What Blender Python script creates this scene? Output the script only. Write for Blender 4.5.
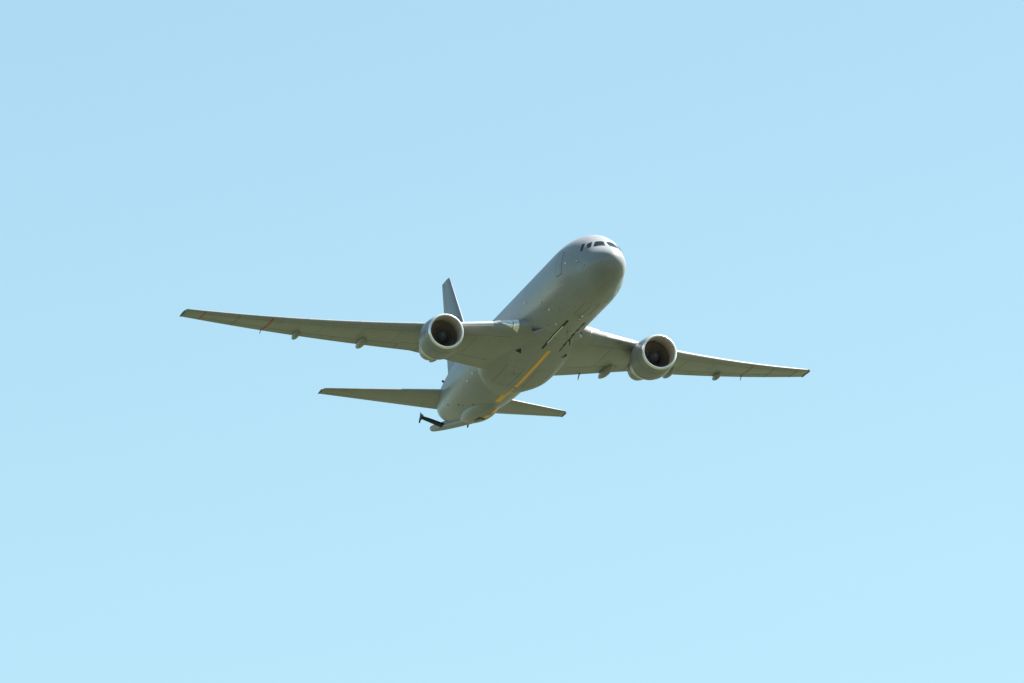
import bpy, math, random
from mathutils import Matrix, Vector
R = math.radians
sc = bpy.context.scene
for o in list(bpy.data.objects): bpy.data.objects.remove(o, do_unlink=True)

# ------------------------------------------------------------------ camera
CAM_EL = 14.0
cam_data = bpy.data.cameras.new('camera'); cam = bpy.data.objects.new('camera', cam_data)
sc.collection.objects.link(cam); sc.camera = cam
cam.location = (0, 0, 1.7); cam.rotation_euler = (R(90 + CAM_EL), 0, 0)
DIST, PXM = 726.766, 13.7733                       # metres to the aircraft, pixels per metre there
cam_data.sensor_width = 36; cam_data.lens = DIST * PXM / 1024 * 36
cam_data.clip_start = 1; cam_data.clip_end = 60000
MC = cam.rotation_euler.to_matrix()                # camera axes in the world

# ------------------------------------------------------------------ light
SUN_CAM = Vector((.55, .76, -.37)).normalized()    # towards the sun, in camera axes
sd = (MC @ SUN_CAM).normalized()
SUN_EL = math.asin(sd.z); SUN_ROT = math.atan2(sd.x, sd.y)
EXPOSURE = 1.84; SKY = 0.052
w = bpy.data.worlds.new('World'); sc.world = w; w.use_nodes = True
nt = w.node_tree; nt.nodes.clear()
sky = nt.nodes.new('ShaderNodeTexSky'); sky.sky_type = 'NISHITA'; sky.sun_disc = False
sky.sun_elevation = SUN_EL; sky.sun_rotation = SUN_ROT
sky.air_density = 1.0; sky.dust_density = 1.5; sky.ozone_density = 1.5; sky.altitude = 50
bg = nt.nodes.new('ShaderNodeBackground'); bg.inputs['Strength'].default_value = SKY
wo = nt.nodes.new('ShaderNodeOutputWorld')
wb = nt.nodes.new('ShaderNodeVectorMath'); wb.operation = 'MULTIPLY'; wb.inputs[1].default_value = (1.035, 1.175, .99)   # camera white balance
nt.links.new(sky.outputs[0], wb.inputs[0]); nt.links.new(wb.outputs[0], bg.inputs[0]); nt.links.new(bg.outputs[0], wo.inputs[0])
sl = bpy.data.lights.new('sun', 'SUN'); sl.energy = 5.0; sl.angle = R(.53); sl.color = (1, .95, .87)
so = bpy.data.objects.new('sun', sl); sc.collection.objects.link(so)
so.rotation_euler = sd.to_track_quat('Z', 'Y').to_euler(); so.location = sd * 500
sc.view_settings.view_transform = 'Standard'; sc.view_settings.look = 'None'
sc.view_settings.gamma = 1; sc.view_settings.exposure = EXPOSURE
sc.render.resolution_x, sc.render.resolution_y = 1024, 683
sc.render.engine = 'CYCLES'

# ------------------------------------------------------------------ materials
def srgb(r, g, b):
    f = lambda c: (c/255/12.92 if c/255 < .04045 else ((c/255+.055)/1.055)**2.4)
    return (f(r), f(g), f(b))
def mat(name, col, rough=.5, metal=0, vary=0, scale=1.5, spec=.5, bump=0, coat=0, stretch=(1, 1, 1), emit=0):
    m = bpy.data.materials.new(name); m.use_nodes = True; t = m.node_tree; n = t.nodes; L = t.links
    p = n['Principled BSDF']; p.inputs['Roughness'].default_value = rough; p.inputs['Metallic'].default_value = metal
    p.inputs['Specular IOR Level'].default_value = spec; p.inputs['Base Color'].default_value = (*col, 1)
    p.inputs['Coat Weight'].default_value = coat
    if emit:
        p.inputs['Emission Color'].default_value = (1, .93, .8, 1); p.inputs['Emission Strength'].default_value = emit
    if vary or bump:
        tc = n.new('ShaderNodeTexCoord'); mp = n.new('ShaderNodeMapping'); mp.inputs['Scale'].default_value = stretch
        L.new(tc.outputs['Object'], mp.inputs[0])
        nz = n.new('ShaderNodeTexNoise'); nz.inputs['Scale'].default_value = scale; nz.inputs['Detail'].default_value = 5
        nz.inputs['Roughness'].default_value = .6; L.new(mp.outputs[0], nz.inputs['Vector'])
        if vary:
            cr = n.new('ShaderNodeMapRange'); cr.inputs['From Min'].default_value = .3; cr.inputs['From Max'].default_value = .7
            cr.inputs['To Min'].default_value = 1 - vary; cr.inputs['To Max'].default_value = 1 + vary
            L.new(nz.outputs[0], cr.inputs[0])
            vm = n.new('ShaderNodeVectorMath'); vm.operation = 'SCALE'; vm.inputs[0].default_value = col
            # faint tone steps from panel to panel
            fl_ = n.new('ShaderNodeVectorMath'); fl_.operation = 'SNAP'; fl_.inputs[1].default_value = (2.35, 2.9, 40); L.new(tc.outputs['Object'], fl_.inputs[0])
            wn = n.new('ShaderNodeTexWhiteNoise'); L.new(fl_.outputs[0], wn.inputs['Vector'])
            wr = n.new('ShaderNodeMapRange'); wr.inputs['To Min'].default_value = -.45*vary; wr.inputs['To Max'].default_value = .45*vary; L.new(wn.outputs['Value'], wr.inputs[0])
            ad = n.new('ShaderNodeMath'); ad.operation = 'ADD'; L.new(cr.outputs[0], ad.inputs[0]); L.new(wr.outputs[0], ad.inputs[1])
            L.new(ad.outputs[0], vm.inputs['Scale']); L.new(vm.outputs[0], p.inputs['Base Color'])
            rr = n.new('ShaderNodeMapRange'); rr.inputs['To Min'].default_value = rough - .06; rr.inputs['To Max'].default_value = rough + .08
            L.new(nz.outputs[0], rr.inputs[0]); L.new(rr.outputs[0], p.inputs['Roughness'])
        if bump:
            b = n.new('ShaderNodeBump'); b.inputs['Strength'].default_value = .3; b.inputs['Distance'].default_value = bump
            L.new(nz.outputs[0], b.inputs['Height']); L.new(b.outputs[0], p.inputs['Normal'])
    return m
M = dict(
    paint=mat('grey_paint', (.216, .225, .234), .34, vary=.09, scale=.9, stretch=(.35, 1.6, 1.6), coat=.0),
    paint_wing=mat('grey_wing_paint', (.238, .241, .228), .38, vary=.10, scale=1.1, stretch=(.35, 1.2, 1)),
    fair=mat('fairing_paint', (.228, .233, .236), .38, vary=.10, scale=1.0, stretch=(.3, 1.3, 1.3)),
    edge=mat('bare_metal_edge', (.72, .70, .66), .28, .9, vary=.06, scale=2),
    lip=mat('polished_lip', (.88, .87, .84), .27, .68),
    duct=mat('inlet_duct', (.68, .54, .49), .38, vary=.08, scale=2),
    blade=mat('fan_titanium', (.34, .29, .26), .4, .5),
    hub=mat('spinner_grey', (.09, .09, .10), .35),
    wseam=mat('wing_seam', (.155, .155, .148), .55),
    dark=mat('dark_gap', (.012, .013, .014), .7),
    seam=mat('seam_line', (.10, .10, .095), .6),
    black=mat('black_composite', (.004, .008, .015), .55, spec=.15),
    hot=mat('nozzle_metal', (.30, .27, .23), .4, .8, vary=.2, scale=3),
    boom=mat('boom_paint', (.165, .172, .18), .4, vary=.08, scale=1),
    fin=mat('fin_paint', (.175, .198, .222), .4, vary=.08, scale=.8),
    glass=mat('cockpit_glass', (.005, .007, .009), .12, spec=.25),
    yellow=mat('yellow_marking', (.97, .46, .015), .45, vary=.12, scale=4),
    redf=mat('faded_red_marking', (.20, .13, .11), .5),
    red=mat('red_marking', srgb(158, 70, 48), .5, vary=.1, scale=4),
    green_lens=mat('green_lens', (.06, .30, .20), .3),
    red_lens=mat('red_lens', (.22, .10, .08), .4),
    lens=mat('lamp_lens', (.85, .85, .82), .1, spec=.8),
    lit=mat('lit_landing_lamp', (.85, .82, .74), .3, .75),
    slat_sunlit=mat('sunlit_slat_paint', (.50, .49, .46), .32, vary=.06, scale=2),  # paler than the other slats: sun on the inboard leading edge painted in
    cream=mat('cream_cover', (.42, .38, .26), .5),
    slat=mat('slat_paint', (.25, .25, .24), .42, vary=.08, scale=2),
    white=mat('white_fitting', (.8, .8, .78), .3),
)
def ground_mat():
    m = bpy.data.materials.new('farmland'); m.use_nodes = True; t = m.node_tree; n = t.nodes; L = t.links; p = n['Principled BSDF']
    tc = n.new('ShaderNodeTexCoord'); nz = n.new('ShaderNodeTexNoise'); nz.inputs['Scale'].default_value = .004; nz.inputs['Detail'].default_value = 8
    L.new(tc.outputs['Object'], nz.inputs['Vector'])
    cr = n.new('ShaderNodeValToRGB'); cr.color_ramp.elements[0].color = (.031, .046, .027, 1); cr.color_ramp.elements[1].color = (.074, .078, .046, 1)
    cr.color_ramp.elements[0].position = .35; cr.color_ramp.elements[1].position = .65
    L.new(nz.outputs[0], cr.inputs[0]); L.new(cr.outputs[0], p.inputs['Base Color']); p.inputs['Roughness'].default_value = .95
    p.inputs['Specular IOR Level'].default_value = .1
    return m

# ------------------------------------------------------------------ helpers
X0, Z0 = 24.0, -2.72                                # aircraft origin: under the wing, on the belly line
def V(s, y, z): return (X0 - s, y, z - Z0)          # station aft of nose, to the left, up -> local metres
class MB:
    def __init__(s): s.v = []; s.f = []; s.m = []
    def add(s, vs, fs, mi=0):
        k = len(s.v); s.v += [tuple(p) for p in vs]; s.f += [tuple(i + k for i in f) for f in fs]; s.m += [mi] * len(fs)
    def grid(s, rows, closed=False, cap0=False, cap1=False, mi=0):
        n = len(rows[0]); vs = [p for r in rows for p in r]; fs = []
        for i in range(len(rows) - 1):
            for j in range(n if closed else n - 1):
                a = i*n + j; b = i*n + (j+1) % n; fs.append((a, b, b+n, a+n))
        if cap0: fs.append(tuple(range(n))[::-1])
        if cap1: fs.append(tuple(range((len(rows)-1)*n, len(rows)*n)))
        s.add(vs, fs, mi)
    def tube(s, pts, rads, n=16, mi=0, flat=(1, 1)):
        rows = []
        for i, p in enumerate(pts):
            p = Vector(p); a = Vector(pts[max(i-1, 0)]); b = Vector(pts[min(i+1, len(pts)-1)]); d = (b-a).normalized()
            u = d.cross(Vector((0, 1, 0)) if abs(d.y) < .9 else Vector((1, 0, 0))).normalized(); w_ = d.cross(u)
            rows.append([tuple(p + u*(math.cos(t)*rads[i]*flat[0]) + w_*(math.sin(t)*rads[i]*flat[1])) for t in (2*math.pi*k/n for k in range(n))])
        s.grid(rows, True, True, True, mi)
    def build(s, name, mats, parent=None, smooth=True, sharp=35):
        me = bpy.data.meshes.new(name); me.from_pydata(s.v, [], s.f)
        for mm in (mats if isinstance(mats, (list, tuple)) else [mats]): me.materials.append(mm)
        for p, i in zip(me.polygons, s.m): p.material_index = i
        import bmesh
        b = bmesh.new(); b.from_mesh(me); bmesh.ops.remove_doubles(b, verts=b.verts, dist=.0004)
        bmesh.ops.recalc_face_normals(b, faces=b.faces); b.to_mesh(me); b.free()
        if smooth:
            me.shade_smooth(); me.set_sharp_from_angle(angle=R(sharp))
        o = bpy.data.objects.new(name, me); sc.collection.objects.link(o)
        if parent is not None: o.parent = parent
        return o

# ------------------------------------------------------------------ body shape
def pchip(xs, ys):
    n=len(xs); h=[xs[i+1]-xs[i] for i in range(n-1)]; d=[(ys[i+1]-ys[i])/h[i] for i in range(n-1)]
    m=[d[0]]+[0]*(n-2)+[d[-1]]
    for i in range(1,n-1):
        if d[i-1]*d[i]>0:
            w1=2*h[i]+h[i-1]; w2=h[i]+2*h[i-1]; m[i]=(w1+w2)/(w1/d[i-1]+w2/d[i])
    def f(x):
        x=min(max(x,xs[0]),xs[-1]); i=0
        while i<n-2 and x>xs[i+1]: i+=1
        t=(x-xs[i])/h[i]
        return ((1+2*t)*(1-t)**2*ys[i]+t*(1-t)**2*h[i]*m[i]+t*t*(3-2*t)*ys[i+1]+t*t*(t-1)*h[i]*m[i+1])
    return f
# fuselage profile by station (metres aft of the nose); nose stations run on sqrt so the tip is round
q=math.sqrt
NS=[0,.1,.3,.6,1,1.5,2,2.6,3.2,4,5,6,7.5,9,31,34,37,39.5,42,44,46,47.6,48.6,49.3]
HW=[0,.37,.64,.90,1.11,1.30,1.46,1.60,1.74,1.95,2.19,2.37,2.49,2.515,2.515,2.49,2.36,2.16,1.88,1.62,1.28,.90,.58,.25]
ZT=[-.75,-.38,-.15,.05,.25,.47,.72,1.15,1.53,1.93,2.28,2.48,2.64,2.70,2.705,2.70,2.67,2.62,2.50,2.32,2.08,1.83,1.62,1.35]
ZB=[-.75,-1.12,-1.38,-1.62,-1.85,-2.06,-2.22,-2.37,-2.48,-2.58,-2.65,-2.69,-2.705,-2.705,-2.705,-2.62,-2.40,-2.12,-1.72,-1.32,-.84,-.32,.15,.75]
_u=[q(s) for s in NS]
fw,ft,fb=pchip(_u,HW),pchip(_u,ZT),pchip(_u,ZB)
def fus(s, a):
    """point on the fuselage skin: s = station, a = angle from the belly line towards the aircraft's left"""
    u=q(max(s,0)); w,t,b=fw(u),ft(u),fb(u); h=(t-b)/2; return (s, w*math.sin(a), (t+b)/2-h*math.cos(a))

# ------------------------------------------------------------------ setting
g = MB(); n = 96; ring = [(25000*math.cos(2*math.pi*i/n), 25000*math.sin(2*math.pi*i/n), 0) for i in range(n)]
g.add(ring, [tuple(range(n))]); go = g.build('ground', ground_mat(), smooth=False); go['kind'] = 'structure'

# ------------------------------------------------------------------ the aircraft
RB = Matrix(((0.25220762, 0.96730786, 0.02658591), (0.26052001, -0.09433416, 0.96084879), (0.93194455, -0.23540723, -0.27579485)))
off = Vector((29.71747/PXM, 20.57199/PXM, -DIST))   # station 20 on the axis, in camera axes
org = off + RB @ Vector((20 - X0, 0, Z0))
plane = bpy.data.objects.new('tanker_aircraft', None); sc.collection.objects.link(plane)
plane.matrix_world = Matrix.Translation(Vector(cam.location) + MC @ org) @ (MC @ RB).to_4x4()
plane['label'] = 'grey twin-engine military tanker jet flying overhead with a yellow stripe along its belly'
plane['category'] = 'airplane'

# --- fuselage
st = [0, .012, .03, .06, .1, .16, .23, .32, .42, .55, .7, .85] + [1 + .2*i for i in range(40)] + [9 + .8*i for i in range(28)] + [31.4 + .5*i for i in range(36)] + [49.3]
NA = 72
mb = MB(); mb.grid([[V(*fus(s, 2*math.pi*k/NA)) for k in range(NA)] for s in st], True, False, True)
fuselage = mb.build('fuselage', M['paint'], plane, sharp=60)

def fnormal(fn, s, a, e=.02):
    p = Vector(V(*fn(s, a))); u = Vector(V(*fn(s+e, a))) - Vector(V(*fn(max(s-e, .001), a))); v = Vector(V(*fn(s, a+.01))) - Vector(V(*fn(s, a-.01)))
    nn = u.cross(v).normalized(); c = Vector(V(s, 0, 0 if s > 4 else -.4 + s*.1))
    return nn if nn.dot(p - c) > 0 else -nn
def skin(mb_, fn, quad, off_=.012, thick=.03, n=6, mi=0, round_=0):
    """a thin plate that follows the skin between four (station, degrees) corners"""
    A, B, C_, D_ = [Vector((q_[0], math.radians(q_[1]))) for q_ in quad]
    top, bot = [], []
    for i in range(n+1):
        rt, rb_ = [], []
        for j in range(n+1):
            u, v = i/n, j/n
            if round_:                                  # soften the corners
                uu, vv = 2*u-1, 2*v-1; u2 = uu*math.sqrt(1-round_*vv*vv); v2 = vv*math.sqrt(1-round_*uu*uu); u, v = (u2+1)/2, (v2+1)/2
            q_ = A*(1-u)*(1-v) + B*u*(1-v) + C_*u*v + D_*(1-u)*v
            p = Vector(V(*fn(q_.x, q_.y))); nn = fnormal(fn, q_.x, q_.y)
            rt.append(tuple(p + nn*off_)); rb_.append(tuple(p + nn*(off_-thick)))
        top.append(rt); bot.append(rb_)
    mb_.grid(top, mi=mi)
    edge_t = top[0] + [r[-1] for r in top[1:]] + top[-1][::-1][1:] + [r[0] for r in top[::-1][1:-1]]
    edge_b = bot[0] + [r[-1] for r in bot[1:]] + bot[-1][::-1][1:] + [r[0] for r in bot[::-1][1:-1]]
    mb_.grid([edge_t, edge_b], True, mi=mi)
def mir(quad): return [(s, -a) for s, a in quad]

# cockpit windows: (station, degrees) corners of the three panes on the aircraft's right
WIN = [[(2.70, -156), (2.46, -176.6), (1.62, -172.5), (2.18, -143)],
       [(3.06, -138), (2.84, -150), (2.38, -138), (2.64, -129)],
       [(3.64, -133), (3.34, -137), (3.02, -118.5), (3.28, -115)]]

for pane in WIN:
    for q_ in (pane, mir(pane)):
        mb = MB(); skin(mb, fus, q_, .014, .05, 8, round_=.06); mb.build('cockpit_window', M['glass'], fuselage, sharp=30)
# crew door, both sides: plate with a dark seam round it
for sgn in (1, -1):
    mb = MB(); dq = [(5.72, 116*sgn), (6.78, 116*sgn), (6.78, 79*sgn), (5.72, 79*sgn)]
    big = [(5.67, 117.4*sgn), (6.83, 117.4*sgn), (6.83, 77.6*sgn), (5.67, 77.6*sgn)]
    skin(mb, fus, big, .006, .03, 10, 1, .1); skin(mb, fus, dq, .011, .03, 10, 0, .1)
    mb.build('crew_door', [M['paint'], M['seam']], fuselage, sharp=30)

# --- wing to body fairing
_bs = [13.6, 14.3, 15.2, 16.4, 18, 20, 22, 24, 26, 27.3, 28.3, 29.3, 30.4, 31.7, 33.1]
bw = pchip(_bs, [1.0, 1.35, 1.75, 2.2, 2.56, 2.72, 2.80, 2.84, 2.86, 2.80, 2.66, 2.36, 1.9, 1.3, .7])
bz = pchip(_bs, [-2.60, -2.67, -2.73, -2.77, -2.82, -2.88, -2.94, -2.97, -3.00, -3.00, -2.97, -2.90, -2.78, -2.64, -2.45])
bt = pchip(_bs, [-2.5, -2.45, -2.35, -2.1, -1.5, -.8, -.5, -.5, -.5, -.5, -.6, -.9, -1.3, -1.8, -2.2])
be = pchip(_bs, [2.0, 2.0, 2.0, 2.05, 2.25, 2.55, 2.6, 2.65, 2.7, 2.7, 2.6, 2.4, 2.2, 2.1, 2.0])
def fairing(s, a):
    w_, z, t, e = bw(s), bz(s), bt(s), 2/be(s); sa, ca = math.sin(a), math.cos(a)
    y = w_*math.copysign(abs(sa)**e, sa); c = -1.1 if s < 31 else -1.1 - (s-31)*.3
    c = min(c, (z+t)/2 + .3) if s > 31 or s < 15.5 else c
    zz = c - ((c-z) if ca > 0 else (t-c))*math.copysign(abs(ca)**e, ca)
    return (s, y, zz)
mb = MB(); fs_ = [13.6 + .3*i for i in range(66)]
mb.grid([[V(*fairing(s, 2*math.pi*k/NA)) for k in range(NA)] for s in fs_], True, True, True)
belly = mb.build('belly_fairing', M['fair'], plane, sharp=50)

# --- wings
ROOTY, TIPY = 2.6, 23.72
def wz(y): y = max(abs(y) - ROOTY, 0); return -1.58 + .085*y + .00359*y*y
def wle(y):
    y = abs(y); s = 16.12 + (y-ROOTY)*(31.93-16.12)/(TIPY-ROOTY)
    if y < 4.2: s -= (4.2-y)**2*.05                    # root glove
    return s
TE = pchip([0, 2.6, 8.2, 23.72], [27.0, 27.2, 27.75, 34.13])
def wte(y):
    y = abs(y)
    return 26.5 + (y-2.6)*.06 if y <= 8.2 else 26.836 + (y-8.2)*(34.13-26.836)/(23.72-8.2)
wt = pchip([0, 2.6, 8.2, 16, 23.72], [.150, .145, .118, .105, .100])
wa = pchip([0, 2.6, 8.2, 16, 23.72], [3.2, 3.0, 1.6, .2, -1.2])
def airfoil(n=22, tk=.12, cam_=.018):
    up, lo = [], []
    for i in range(n+1):
        x = .5*(1-math.cos(math.pi*i/n)); t = 5*tk*(.2969*math.sqrt(x)-.1260*x-.3516*x*x+.2843*x**3-.1030*x**4) + .0012*x
        c = cam_*4*x*(1-x)*(.55+.9*x)
        up.append((x, c+t)); lo.append((x, c-t))
    return up[::-1] + lo[1:]                            # te upper -> le -> te lower
def section(y, sgn, le, te, z, tk, tw, cam_=.018, n=22):
    c = te - le; out = []; ta = math.radians(tw)
    for x, h in airfoil(n, tk, cam_):
        dx, dz = x*c, h*c
        out.append((le + dx*math.cos(ta) + dz*math.sin(ta), sgn*y, z - dx*math.sin(ta) + dz*math.cos(ta)))
    return out
def wsec(y, sgn): return section(y, sgn, wle(y), wte(y), wz(y), wt(y), wa(y))
def wlow(y, fr, sgn, off_=0):
    """point on the wing's underside: fr = chord fraction"""
    le, te = wle(y), wte(y); c = te-le; ta = math.radians(wa(y)); tk = wt(y)
    t = 5*tk*(.2969*math.sqrt(fr)-.1260*fr-.3516*fr*fr+.2843*fr**3-.1030*fr**4) + .0012*fr
    h = .018*4*fr*(1-fr)*(.55+.9*fr) - t; dx, dz = fr*c, h*c - off_
    return (le + dx*math.cos(ta) + dz*math.sin(ta), sgn*y, wz(y) - dx*math.sin(ta) + dz*math.cos(ta))
def strip(mb_, pts_fn, n, wid, sgn, mi=0, h=.006):
    """thin raised line on the underside along pts_fn(t) -> (y, fr); wid in metres along chord or span"""
def strip_line(mb_, p0, p1, wid, sgn, n=14, h=.008, mi=0):
    (y0, f0), (y1, f1) = p0, p1; top = []
    c = wte((y0+y1)/2) - wle((y0+y1)/2); dy, dx = y1-y0, (f1-f0)*c + (wle(y1)-wle(y0)); L_ = math.hypot(dy, dx); ny, nf = dx/L_*wid/2, -dy/L_*wid/2/c
    a, b, c1, d = [], [], [], []
    for i in range(n+1):
        t = i/n; y = y0+(y1-y0)*t; f = f0+(f1-f0)*t
        q1 = (max(y+ny, .1), min(max(f+nf, .003), .997)); q2 = (max(y-ny, .1), min(max(f-nf, .003), .997))
        a.append(V(*wlow(*q1, sgn, -.01))); b.append(V(*wlow(*q1, sgn, h))); c1.append(V(*wlow(*q2, sgn, h))); d.append(V(*wlow(*q2, sgn, -.01)))
    mb_.grid([a, b, c1, d], mi=mi)

YS = [0, 1.2, 2.2, 2.6, 2.9, 3.2, 3.6, 4.0, 4.5, 5.2, 6, 6.8, 7.4, 7.9, 8.2, 8.5, 9, 10, 11, 12, 13, 14, 15, 16, 17, 18, 19, 20, 21, 22, 22.8, 23.3, 23.55, 23.72]
def canoe(name, y, s0, s1, z0, z1, r, parent, sgn, flat=(1.0, .8)):
    """flap track fairing: pointed canoe body under the wing's rear edge"""
    n_ = 16; pts = []; rr = []
    for i in range(n_+1):
        t = i/n_; pts.append(V(s0+(s1-s0)*t, sgn*y, z0+(z1-z0)*t - .12*r*math.sin(math.pi*t))); rr.append(max(r*math.sin(math.pi*t**.75)**.62, .012))
    mb_ = MB(); mb_.tube(pts, rr, 16, flat=flat); return mb_.build(name, M['paint_wing'], parent)
for sgn in (1, -1):
    mb = MB(); rows = []
    for y in YS:
        se = wsec(y, sgn)
        if y > 23.5:                                    # close the tip softly
            k = {23.55: .8, 23.72: .28}[y]; m_ = [sum(p[2] for p in se)/len(se)]*len(se)
            mid = [se[i][2] + (se[-1-i][2]-se[i][2])*.5 for i in range(len(se))]
            se = [(p[0] + (.10 if y == 23.72 else 0)*(1 - (p[0]-se[22][0])/2.3), p[1], mid[i] + (p[2]-mid[i])*k) for i, p in enumerate(se)]
        rows.append([V(*p) for p in se])
    mb.grid(rows, True, True, True)
    wing = mb.build('wing', M['paint_wing'], plane, sharp=50)
    # leading edge slats: skins over the front of the wing, inboard and outboard of the engine
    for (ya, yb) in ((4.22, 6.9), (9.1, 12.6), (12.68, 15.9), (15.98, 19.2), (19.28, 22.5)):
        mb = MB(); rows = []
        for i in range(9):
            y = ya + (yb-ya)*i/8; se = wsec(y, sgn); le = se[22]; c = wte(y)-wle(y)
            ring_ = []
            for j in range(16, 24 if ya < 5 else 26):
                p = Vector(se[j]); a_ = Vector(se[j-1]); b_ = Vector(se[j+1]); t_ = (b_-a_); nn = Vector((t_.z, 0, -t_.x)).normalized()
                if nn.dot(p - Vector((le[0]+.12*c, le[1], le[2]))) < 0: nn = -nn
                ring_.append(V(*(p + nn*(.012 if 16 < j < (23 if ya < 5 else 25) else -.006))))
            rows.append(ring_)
        mb.grid(rows); mb.build('slat', M['slat_sunlit' if ya < 5 else 'slat'], wing, sharp=60)
    # seams of flaps, ailerons and the slat rear edge
    mb = MB()
    for p0, p1, w_ in (((2.9, .12), (7.0, .12), .035), ((9.0, .125), (22.6, .14), .035), ((3.0, .76), (6.9, .72), .05), ((7.9, .66), (9.2, .68), .05), ((6.95, .72), (6.95, .995), .05), ((7.85, .66), (7.85, .995), .05),
                     ((9.3, .72), (9.3, .995), .06), ((9.4, .76), (18.2, .74), .05), ((18.3, .74), (22.6, .72), .05), ((13.6, .76), (13.6, .995), .035),
                     ((9.8, .16), (9.8, .7), .02), ((12.2, .16), (12.2, .7), .02), ((14.8, .16), (14.8, .7), .02), ((5.0, .14), (5.0, .7), .02)):
        strip_line(mb, p0, p1, w_, sgn)
    mb.build('control_surface_seam', M['wseam'], wing, smooth=False)
    for y, w_, m_ in ((18.2, .17, 'red' if sgn < 0 else 'redf'), (22.55, .11, 'red' if sgn < 0 else 'redf'), (20.3, .06, 'wseam')):
        mb = MB(); strip_line(mb, (y, .03), (y+.02, .99), w_*.75, sgn, 20, .011); o = mb.build('wing_stripe', M[m_], wing, smooth=False)
        if m_ != 'wseam': o['label'] = 'dull red stripe across the wing'
    for y, l0, l1, r in ((16.0, -1.5, .62, .28), (11.65, -2.2, .62, .34), (6.4, -2.8, 1.1, .38)):
        te = wte(y); z = wlow(y, .8, 1)[2]
        canoe('flap_track_fairing', y, te+l0, te+l1, wlow(y, max((te+l0-wle(y))/(te-wle(y)), .3), 1)[2]+.02, z-.06, r, wing, sgn)
    # static dischargers
    for y, k in ((18.3, .5), (4.6, .75)):
        if k > .6 and sgn < 0: continue
        mb = MB(); te = wte(y); z = wlow(y, .97, 1)[2]; mb.tube([V(te-.3, sgn*y, z+.03), V(te+.1*k, sgn*y, z-.22*k), V(te+.25*k, sgn*y, z-.5*k)], [.07*k, .06*k, .035*k], 8)
        mb.build('wing_mast', M['seam'], wing)
    # tip light
    mb = MB(); y = 23.6; le = wle(y); mb.tube([V(le-.02, sgn*y, wz(y)), V(le+.25, sgn*(y+.13), wz(y)+.01), V(le+.6, sgn*(y+.13), wz(y)+.01)], [.03, .08, .05], 10); mb.build('wingtip_light', M['green_lens' if sgn < 0 else 'red_lens'], wing)
    mb = MB(); y = 23.72; mb.grid([[V(*p) for p in section(yy, sgn, wle(y)+.3, wte(y)+.05, wz(y), .055, -1.2)] for yy in (y-.02, y+.11)], True, True, True); mb.build('wingtip_cap', M['seam'], wing, sharp=40)
    # landing lamps in the wing root leading edge
    LW, J0, J1 = (1.4, 8.2, 6.0) if sgn < 0 else (1.0, 6.4, 4.4)
    for u0, u1 in ((0, .26), (.285, 1)):
        mb = MB(); rows = []
        for i in range(11):
            u = u0 + (u1-u0)*i/10; y = 2.64 + LW*u; se = wsec(y, sgn); ring_ = []
            for j_ in range(15):
                jf = 17.5 + (J0 - J1*u)*j_/14; j = int(jf); p = Vector(se[j]).lerp(Vector(se[j+1]), jf-j); t_ = Vector(se[j+1])-Vector(se[j-1]); nn = Vector((t_.z, 0, -t_.x)).normalized()
                if nn.x > 0: nn = -nn
                ring_.append(V(*(p + nn*(.04 if 0 < j_ < 14 and 0 < i < 10 else -.005))))
            rows.append(ring_)
        mb.grid(rows); mb.build('landing_light', M['lit'], wing)

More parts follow.
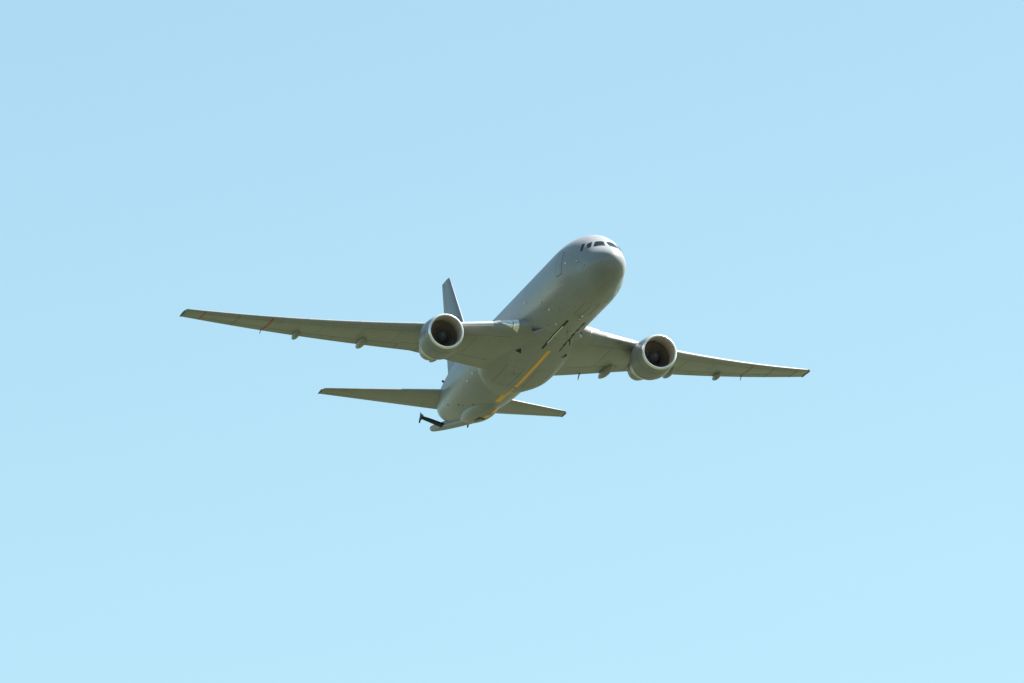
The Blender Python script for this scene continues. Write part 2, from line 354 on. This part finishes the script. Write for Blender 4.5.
# --- engines
def ringx(a, r, c, sgn, n=56, squash=0): 
    """circle of radius r, a metres behind the lip of the engine at c"""
    toe = math.radians(1.2)*sgn
    return [V(c[0]+a, c[1] - a*math.sin(toe)*1 + r*math.sin(t), c[2] + a*.012 - r*math.cos(t)*(1 - squash*(math.cos(t) > .6))) for t in (2*math.pi*k/n for k in range(n))]
for sgn in (1, -1):
    c = (16.41, sgn*7.97, -2.5)
    outer = [(.16, 1.318), (.3, 1.345), (.6, 1.385), (1.0, 1.435), (1.5, 1.485), (2.0, 1.515), (2.5, 1.49), (3.0, 1.40), (3.5, 1.23), (3.9, 1.11), (4.15, 1.04)]
    mb = MB(); mb.grid([ringx(a, r, c, sgn) for a, r in outer], True)
    mb.grid([ringx(a, r, c, sgn) for a, r in ((4.15, 1.04), (4.13, 1.015), (3.6, 1.1), (2.9, 1.2))], True)
    nac = mb.build('engine', M['paint'], plane, sharp=50)
    lip = [(.16, 1.319), (.08, 1.29), (.03, 1.258), (0, 1.215), (.015, 1.175), (.06, 1.14), (.14, 1.112), (.2, 1.1)]
    mb = MB(); mb.grid([ringx(a, r, c, sgn) for a, r in lip], True); mb.build('inlet_lip', M['lip'], nac, sharp=80)
    mb = MB(); mb.grid([ringx(a, r, c, sgn) for a, r in ((.2, 1.1), (.35, 1.09), (.6, 1.095), (1.0, 1.125), (1.5, 1.165), (1.9, 1.18))], True)
    mb.build('inlet_duct', M['duct'], nac)
    # fan: 38 twisted blades in front of a dark disc, and the spinner
    mb = MB(); mb.add(ringx(1.86, 1.18, c, sgn), [tuple(range(56))], 1)
    toe = math.radians(1.2)*sgn
    for k in range(38):
        t0 = 2*math.pi*k/38; rows = []
        for i in range(6):
            r = .42 + .74*i/5; tw = math.radians(28 + 34*i/5); ch = .30 + .05*i/5; row = []
            for u in (-.5, 0, .5):
                da = ch*u*math.cos(tw); dt = ch*u*math.sin(tw)/r; t = t0 + dt*sgn*0 + dt
                a = 1.64 + da; row.append(V(c[0]+a, c[1]-a*math.sin(toe)+r*math.sin(t), c[2]+a*.012-r*math.cos(t)))
            rows.append(row)
        mb.grid(rows)
    mb.build('fan', [M['blade'], M['dark']], nac, sharp=60)
    mb = MB(); mb.grid([ringx(a, r, c, sgn, 32) for a, r in ((.98, .004), (1.0, .07), (1.08, .15), (1.2, .24), (1.36, .34), (1.55, .42), (1.8, .46))], True, True)
    mb.build('spinner', M['hub'], nac)
    # core cowl, nozzle and plug
    mb = MB(); mb.grid([ringx(a, r, c, sgn) for a, r in ((2.9, .97), (3.6, .96), (4.3, .92), (4.9, .86), (5.5, .78), (5.9, .70), (5.9, .66), (5.6, .68))], True); mb.build('core_cowl', M['paint_wing'], nac, sharp=50)
    mb = MB(); mb.grid([ringx(a, r, c, sgn, 32) for a, r in ((5.4, .6), (5.9, .5), (6.3, .3), (6.6, .08), (6.64, .005))], True, False, True); mb.build('exhaust_plug', M['hot'], nac)
    # seams and latches on the cowling
    mb = MB()
    for a, r in ((.92, 1.4262), (2.42, 1.497)):
        mb.grid([ringx(a-.012, r-.002, c, sgn), ringx(a-.01, r+.006, c, sgn), ringx(a+.02, r+.004, c, sgn), ringx(a+.022, r-.006, c, sgn)], True)
    mb.build('cowl_seam', M['seam'], nac)
    mb = MB(); mb.grid([ringx(a, r, c, sgn) for a, r in ((4.08, 1.06), (4.11, 1.07), (4.18, 1.05), (4.18, 1.02), (4.14, 1.018))], True); mb.build('nozzle_rim', M['lip'], nac)
    # strake on the inboard shoulder
    # pylon
    mb = MB(); rows = []
    for s, zt_, zb_, hw in ((17.6, -1.16, -1.3, .04), (18.1, -.98, -1.4, .17), (19.0, -.74, -1.6, .24), (20.0, -.62, -1.7, .27), (21.2, -.75, -1.75, .27), (22.6, -.8, -1.65, .24), (24.0, -.9, -1.6, .16), (25.2, -1.05, -1.35, .05)):
        yc = sgn*7.93
        rows.append([V(s, yc+hw*x_, zz) for x_, zz in ((0, zt_), (-.7, zt_-.03), (-1, zt_-.12), (-1, zb_+.05), (-.8, zb_), (.8, zb_), (1, zb_+.05), (1, zt_-.12), (.7, zt_-.03))])
    mb.grid(rows, True, True, True); mb.build('pylon', M['paint_wing'], plane, sharp=45)

# --- tail
def tsurf(name, secs, parent, m_, sharp=50, vertical=False, n=18):
    rows = []
    for (le, te, y, z, tk) in secs:
        row = []
        for x, h in airfoil(n, tk, 0):
            c = te-le
            row.append(V(le+x*c, y + h*c, z) if vertical else V(le+x*c, y, z + h*c))
        rows.append(row)
    mb_ = MB(); mb_.grid(rows, True, True, True); return mb_.build(name, m_, parent, sharp=sharp)
for sgn in (1, -1):
    hz = lambda y: .62 + (y-1.0)*(1.61-.62)/8.43
    hl = lambda y: 42.55 + (y-1.2)*(48.5-42.55)/(9.43-1.2); ht = lambda y: 47.9 + (y-1.2)*(50.15-47.9)/(9.43-1.2)
    ys = [.6, 1.2, 2, 3, 4.5, 6, 7.5, 8.8, 9.25, 9.43]
    tl = tsurf('horizontal_stabilizer', [(hl(y) + (.12 if y > 9.3 else 0), ht(y), sgn*y, hz(y), .10 if y < 9.2 else (.085 if y < 9.3 else .03)) for y in ys], plane, M['paint_wing'])
    mb = MB()
    a, b = [], []
    rows = []
    for y in (1.9, 4, 6, 9.1):
        c_ = ht(y)-hl(y); x = .70; t = 5*.10*(.2969*math.sqrt(x)-.1260*x-.3516*x*x+.2843*x**3-.1030*x**4)*c_
        rows.append([V(hl(y)+x*c_-.025, sgn*y, hz(y)-t+.01), V(hl(y)+x*c_-.025, sgn*y, hz(y)-t-.007), V(hl(y)+x*c_+.025, sgn*y, hz(y)-t-.006), V(hl(y)+x*c_+.025, sgn*y, hz(y)-t+.014)])
    mb.grid(rows); mb.build('elevator_seam', M['seam'], tl, smooth=False)
    mb = MB(); y = 9.43; mb.grid([[V(p[0], p[1], p[2]) for p in section(yy, sgn, hl(y)+.35, ht(y)+.06, hz(y), .07, 0, 0)] for yy in (y-.01, y+.09)], True, True, True); mb.build('stabilizer_tip', M['seam'], tl, sharp=40)
fl = lambda z: 39.6 + (z-2.4)*(48.47-39.6)/(11.23-2.4); ftt = lambda z: 47.6 + (z-2.4)*(50.74-47.6)/(11.23-2.4)
fin = tsurf('vertical_stabilizer', [(fl(z)+(.15 if z > 11.2 else 0), ftt(z), 0, z, .088 if z < 11 else (.08 if z < 11.2 else .03)) for z in (1.6, 2.4, 3.5, 5, 7, 9, 10.6, 11.08, 11.23)], plane, M['fin'], vertical=True)
mb = MB()
for sg in (1, -1):
    rows = []
    for z in (3.0, 6, 9, 11.0):
        c_ = ftt(z)-fl(z); x = .68; t = 5*.088*(.2969*math.sqrt(x)-.1260*x-.3516*x*x+.2843*x**3-.1030*x**4)*c_
        rows.append([V(fl(z)+x*c_-.025, sg*(t-.01), z), V(fl(z)+x*c_-.025, sg*(t+.007), z), V(fl(z)+x*c_+.025, sg*(t+.006), z), V(fl(z)+x*c_+.025, sg*(t-.014), z)])
    mb.grid(rows)
mb.build('rudder_seam', M['seam'], fin, smooth=False)

# --- refuelling boom, stowed under the tail
def bz_(s): return -2.62 + (s-37.4)*.2 if s < 45 else -1.1 + (s-45)*.2
mb = MB(); mb.tube([V(s, 0, bz_(s)) for s in (37.2, 38, 40, 43, 46, 49, 51.5, 52.4, 52.7)], [.2, .34, .37, .37, .36, .33, .28, .23, .12], 20)
boom = mb.build('refuelling_boom', M['boom'], plane)
mb = MB(); mb.tube([V(s, 0, bz_(s)-.0) for s in (52.3, 52.9, 53.0)], [.09, .09, .05], 12); mb.build('boom_nozzle', M['black'], boom)
for sgn in (1, -1):
    mb = MB(); rows = []
    for y, le, c_, z in ((.15, 47.4, 1.15, -.62), (.5, 47.5, 1.1, -.5), (1.2, 47.75, .95, -.22), (1.85, 48.0, .78, .02)):
        rows.append([V(*p) for p in section(y, sgn, le, le+c_, z, .13, 0, 0, 12)])
    mb.grid(rows, True, True, True); rv = mb.build('ruddevator', M['black'], boom, sharp=50)
    mb = MB(); y = 1.87*sgn; prof = [(47.85, .0), (48.15, .22), (48.5, .26), (48.6, .46), (48.7, .46), (48.75, .2), (48.95, .0), (49.05, -.24), (48.95, -.28), (48.75, -.12), (48.3, -.14)]
    mb.grid([[V(s, y+d*sgn, z) for s, z in prof] for d in (-.04, .04)], True, True, True); mb.build('tip_plate', M['black'], rv, smooth=False)
def hk(t):
    if t <= 0 or t >= 1: return .02
    k = math.sin(math.pi*t**.72); return k**.9 if t < .38 else k**1.5
# fairing over the boom hinge: a long blister on the belly
mb = MB(); rows = []
for i in range(23):
    t = i/22; s = 33.6 + 12*t; k = hk(t)
    hw, dp = 1.15*k*(1-.3*t)+.02, .46*k; u_ = q(s); zb0 = fb(u_)
    rows.append([V(s, hw*math.cos(math.pi*j/20), zb0 + .35 - (dp+.35)*math.sin(math.pi*j/20)**.8) for j in range(21)])
mb.grid(rows); mb.build('boom_hinge_fairing', M['fair'], fuselage)
mb = MB()
for sgn in (1, -1): mb.tube([V(43.5, sgn*.12, -1.35), V(44.3, sgn*.14, -1.25), V(45.2, sgn*.12, -1.1)], [.02, .06, .02], 8)
mb.build('boom_latch', M['seam'], boom)
def hinge(s, y):
    t = (s-33.6)/12; k = hk(t); hw, dp = 1.15*k*(1-.3*t)+.02, .46*k
    j = math.acos(max(-1, min(1, y/hw))); return fb(q(s)) + .35 - (dp+.35)*max(math.sin(j), 0)**.8
def hpatch(name, s0, s1, y0, y1, hw, m_, lab=None):
    mb_ = MB(); rows = []
    for i in range(7):
        t = i/6; s = s0+(s1-s0)*t; yc = y0+(y1-y0)*t
        rows.append([V(s, yc+hw*k, min(hinge(s, yc+hw*k), under(fus, s, yc+hw*k)) - .014) for k in (-1, -.5, 0, .5, 1)])
    mb_.grid(rows); o = mb_.build(name, M[m_], fuselage, smooth=False)
    if lab: o['label'] = lab


# --- belly markings and fittings
def on(s):                                               # which skin is outermost on the belly
    return fairing if 14.6 < s < 33.4 else fus
def ang(fn, s, y):
    """degrees at which the underside reaches the given y"""
    best = min((abs(fn(s, math.radians(a))[1]-y), a) for a in [k*.5 for k in range(-170, 171)]); return best[1]
mb = MB()
def ystripe(mb_, s0, s1, y0, y1, hw0, hw1, off_=.012, n=14, mi=0):
    rows = []
    for i in range(n+1):
        t = i/n; s = s0+(s1-s0)*t; yc = y0+(y1-y0)*t; hw = hw0+(hw1-hw0)*t; row = []
        for yy in (yc-hw, yc-hw, yc-hw*.33, yc+hw*.33, yc+hw, yc+hw):
            z = max_under(s, yy); row.append([s, yy, z - off_])
        row[0][2] += off_+.01; row[-1][2] += off_+.01
        rows.append([V(*p) for p in row])
    mb_.grid(rows, cap0=True, cap1=True, mi=mi)
def under(fn, s, y):
    lo, hi = 0.0, math.pi/2
    if abs(y) > fn(s, hi)[1]: return 9
    for _ in range(40):
        m_ = (lo+hi)/2
        if fn(s, m_)[1] < abs(y): lo = m_
        else: hi = m_
    return fn(s, lo)[2]
def max_under(s, y):
    z = under(fus, s, y)
    if 13.6 <= s <= 33.0: z = min(z, under(fairing, s, y))
    return z
mb = MB(); ystripe(mb, 17.9, 27.4, .09, .07, .118, .118); o = mb.build('belly_stripe', M['yellow'], belly, sharp=20)
o['label'] = 'long solid orange yellow alignment stripe'
mb = MB(); ystripe(mb, 27.9, 30.4, .05, .08, .05, .07); ystripe(mb, 29.2, 29.35, .3, .3, .22, .22, .02, 2); o = mb.build('belly_stripe', M['yellow'], belly, sharp=20)
mb = MB(); ystripe(mb, 30.6, 33.0, .08, .12, .20, .20); o = mb.build('belly_stripe', M['yellow'], belly, sharp=20)
for s, y in ((34.7, .5), (36.0, .25)): hpatch('hinge_stripe', s, s+.9, y, y-.1, .17, 'yellow')
hpatch('hinge_slot', 36.9, 38.6, .0, -.05, .26, 'dark')
hpatch('hinge_cover', 38.3, 39.6, -.1, -.1, .2, 'cream')
# pilot director light strips under the forward belly: recessed dark troughs
for y, s0, s1 in ((-.52, 10.4, 17.6), (.86, 10.9, 18.0)):
    mb = MB(); L_ = s1-s0
    if y < 0:
        ystripe(mb, s0, s0+1.5, y, y, .08, .08); ystripe(mb, s1-1.3, s1, y, y, .07, .07); ystripe(mb, s0+1.5, s1-1.3, y-.05, y-.05, .035, .035)
        ystripe(mb, s0+1.5, s1-1.3, y+.035, y+.035, .03, .03, .014, 14, 1)
    else:
        ystripe(mb, s0, s0+1.0, y, y, .08, .08); ystripe(mb, s0+1, s1, y, y, .04, .04)
        for k in range(4): ystripe(mb, s0+1.8+1.2*k, s0+2.2+1.2*k, y, y, .085, .085, .02, 3)
    mb.build('director_light', [M['dark'], M['white']], fuselage, smooth=False)
# air inlets of the cooling packs: dark triangles
for y in (-1.78, 1.66):
    mb = MB(); rows = []
    s0 = 18.85; sg = 1 if y > 0 else -1
    for i in range(7):
        t = i/6; s = s0 + .12 + .75*t; hw = .03+.19*t; row = []
        for yy in (y-hw, y-hw*.3, y+hw*.3, y+hw): row.append(V(s, yy, max_under(s, yy)-.012))
        rows.append(row)
    mb.grid(rows); mb.build('air_inlet', M['dark'], belly, smooth=False)
mb = MB(); skin(mb, fus, [(16.3, -62), (16.75, -62), (16.75, -56.5), (16.3, -56.5)], .012, .03, 3, round_=.1); mb.build('outflow_port', M['dark'], fuselage, smooth=False)
# small lamps and ports that catch the light
random.seed(4)
def knob(mb_, fn, s, a, r=.07, h=.05, mi=0):
    p = Vector(V(*fn(s, math.radians(a)))); nn = fnormal(fn, s, math.radians(a)); u = nn.cross(Vector((0, 0, 1)) if abs(nn.z) < .9 else Vector((0, 1, 0))).normalized(); w_ = nn.cross(u)
    rows = [[tuple(p + nn*hh + (u*math.cos(t) + w_*math.sin(t))*rr) for t in (2*math.pi*k/10 for k in range(10))] for hh, rr in ((-.02, r), (h*.6, r*.9), (h, r*.5))]
    mb_.grid(rows, True, True, True, mi)
for s, a, r in ((15.1, -85.5, .08), (11.6, -64.5, .07), (10.7, -46.5, .07), (8.6, 1.5, .08), (12.0, -22.5, .06), (4.98, -93, .07), (31.2, -64.5, .09), (33.0, -61.5, .08)):
    mb = MB(); knob(mb, fus, s, a, r, .1); mb.build('position_lamp', M['white'], fuselage)
for s, a, r in ((2.3, -82.5, .06), (2.6, -76, .05), (41.1, -55.5, .09), (38.3, -42, .09), (37.6, -36, .07), (35.7, -25.5, .09), (13.2, -30, .05), (13.9, 5, .05), (15.0, -5, .05), (14.2, -18, .05), (12.9, 8, .05), (17.0, -33, .05), (9.3, -35, .05), (7.2, -20, .05), (6.1, 12, .05)):
    mb = MB(); knob(mb, fus, s, a, r, .03); mb.build('static_port', M['seam'], fuselage)
# blade antennas
for s, y, h, m_ in ((15.7, 1.05, .42, 'seam'), (9.0, 0, .32, 'paint'), (24.2, -.9, .3, 'paint'), (13.0, .15, .3, 'paint')):
    z = max_under(s, y); mb = MB(); mb.grid([[V(s-.2+k, y+w_*d, z+.03-hh) for k, w_ in ((0, 0), (.12, 1), (.3, 1), (.45, 0), (.3, -1), (.12, -1))] for hh, d in ((0, .03),)] + [[V(s-.05+k*.6, y+w_*.012, z-h) for k, w_ in ((0, 0), (.12, 1), (.3, 1), (.45, 0), (.3, -1), (.12, -1))]], True, True, True)
    mb.build('blade_antenna', M[m_], fuselage, smooth=False)
for s, h in ((11.5, .35), (19.5, .4)):
    mb = MB(); z = 2.70; mb.grid([[V(s-.2+k, w_*.03, z-.03) for k, w_ in ((0, 0), (.12, 1), (.3, 1), (.45, 0), (.3, -1), (.12, -1))], [V(s-.0+k*.6, w_*.012, z+h) for k, w_ in ((0, 0), (.12, 1), (.3, 1), (.45, 0), (.3, -1), (.12, -1))]], True, True, True)
    mb.build('blade_antenna', M['paint'], fuselage, smooth=False)
# antenna stub at the tail's side, pitot probes at the nose
for sgn in (1, -1):
    mb = MB(); p = Vector(V(*fus(42.6, math.radians(115*sgn)))); nn = fnormal(fus, 42.6, math.radians(115*sgn)); mb.tube([tuple(p-nn*.05), tuple(p+nn*.14), tuple(p+nn*.17)], [.10, .09, .04], 10); mb.build('tail_blister', M['seam'], fuselage)
    if sgn > 0: continue
    mb = MB(); p = Vector(V(*fus(3.3, math.radians(92*sgn)))); nn = fnormal(fus, 3.3, math.radians(92*sgn)); mb.tube([tuple(p-nn*.02), tuple(p+nn*.12), tuple(p+nn*.15+Vector((.25, 0, 0)))], [.03, .025, .015], 8); mb.build('pitot_probe', M['edge'], fuselage)
# gear doors
mb = MB()
for (sa, sb, ya, yb) in ((5.6, 8.6, -.55, -.55), (5.6, 8.6, .55, .55), (5.6, 8.6, 0, 0)): ystripe(mb, sa, sb, ya, yb, .012, .012, .006, 8)
for s in (5.6, 8.6): ystripe(mb, s, s+.025, 0, 0, .55, .55, .006, 1)
mb.build('nose_gear_door', M['seam'], fuselage, smooth=False)
mb = MB()
for (sa, sb, ya, yb) in ((22.8, 27.2, -1.75, -1.75), (22.8, 27.2, 1.75, 1.75), (22.8, 27.2, -.5, -.5), (22.8, 27.2, .5, .5)): ystripe(mb, sa, sb, ya, yb, .012, .012, .006, 8)
for s in (22.8, 27.2):
    for yc in (-1.125, 1.125): ystripe(mb, s, s+.025, yc, yc, .62, .62, .006, 1)
mb.build('main_gear_door', M['seam'], belly, smooth=False)
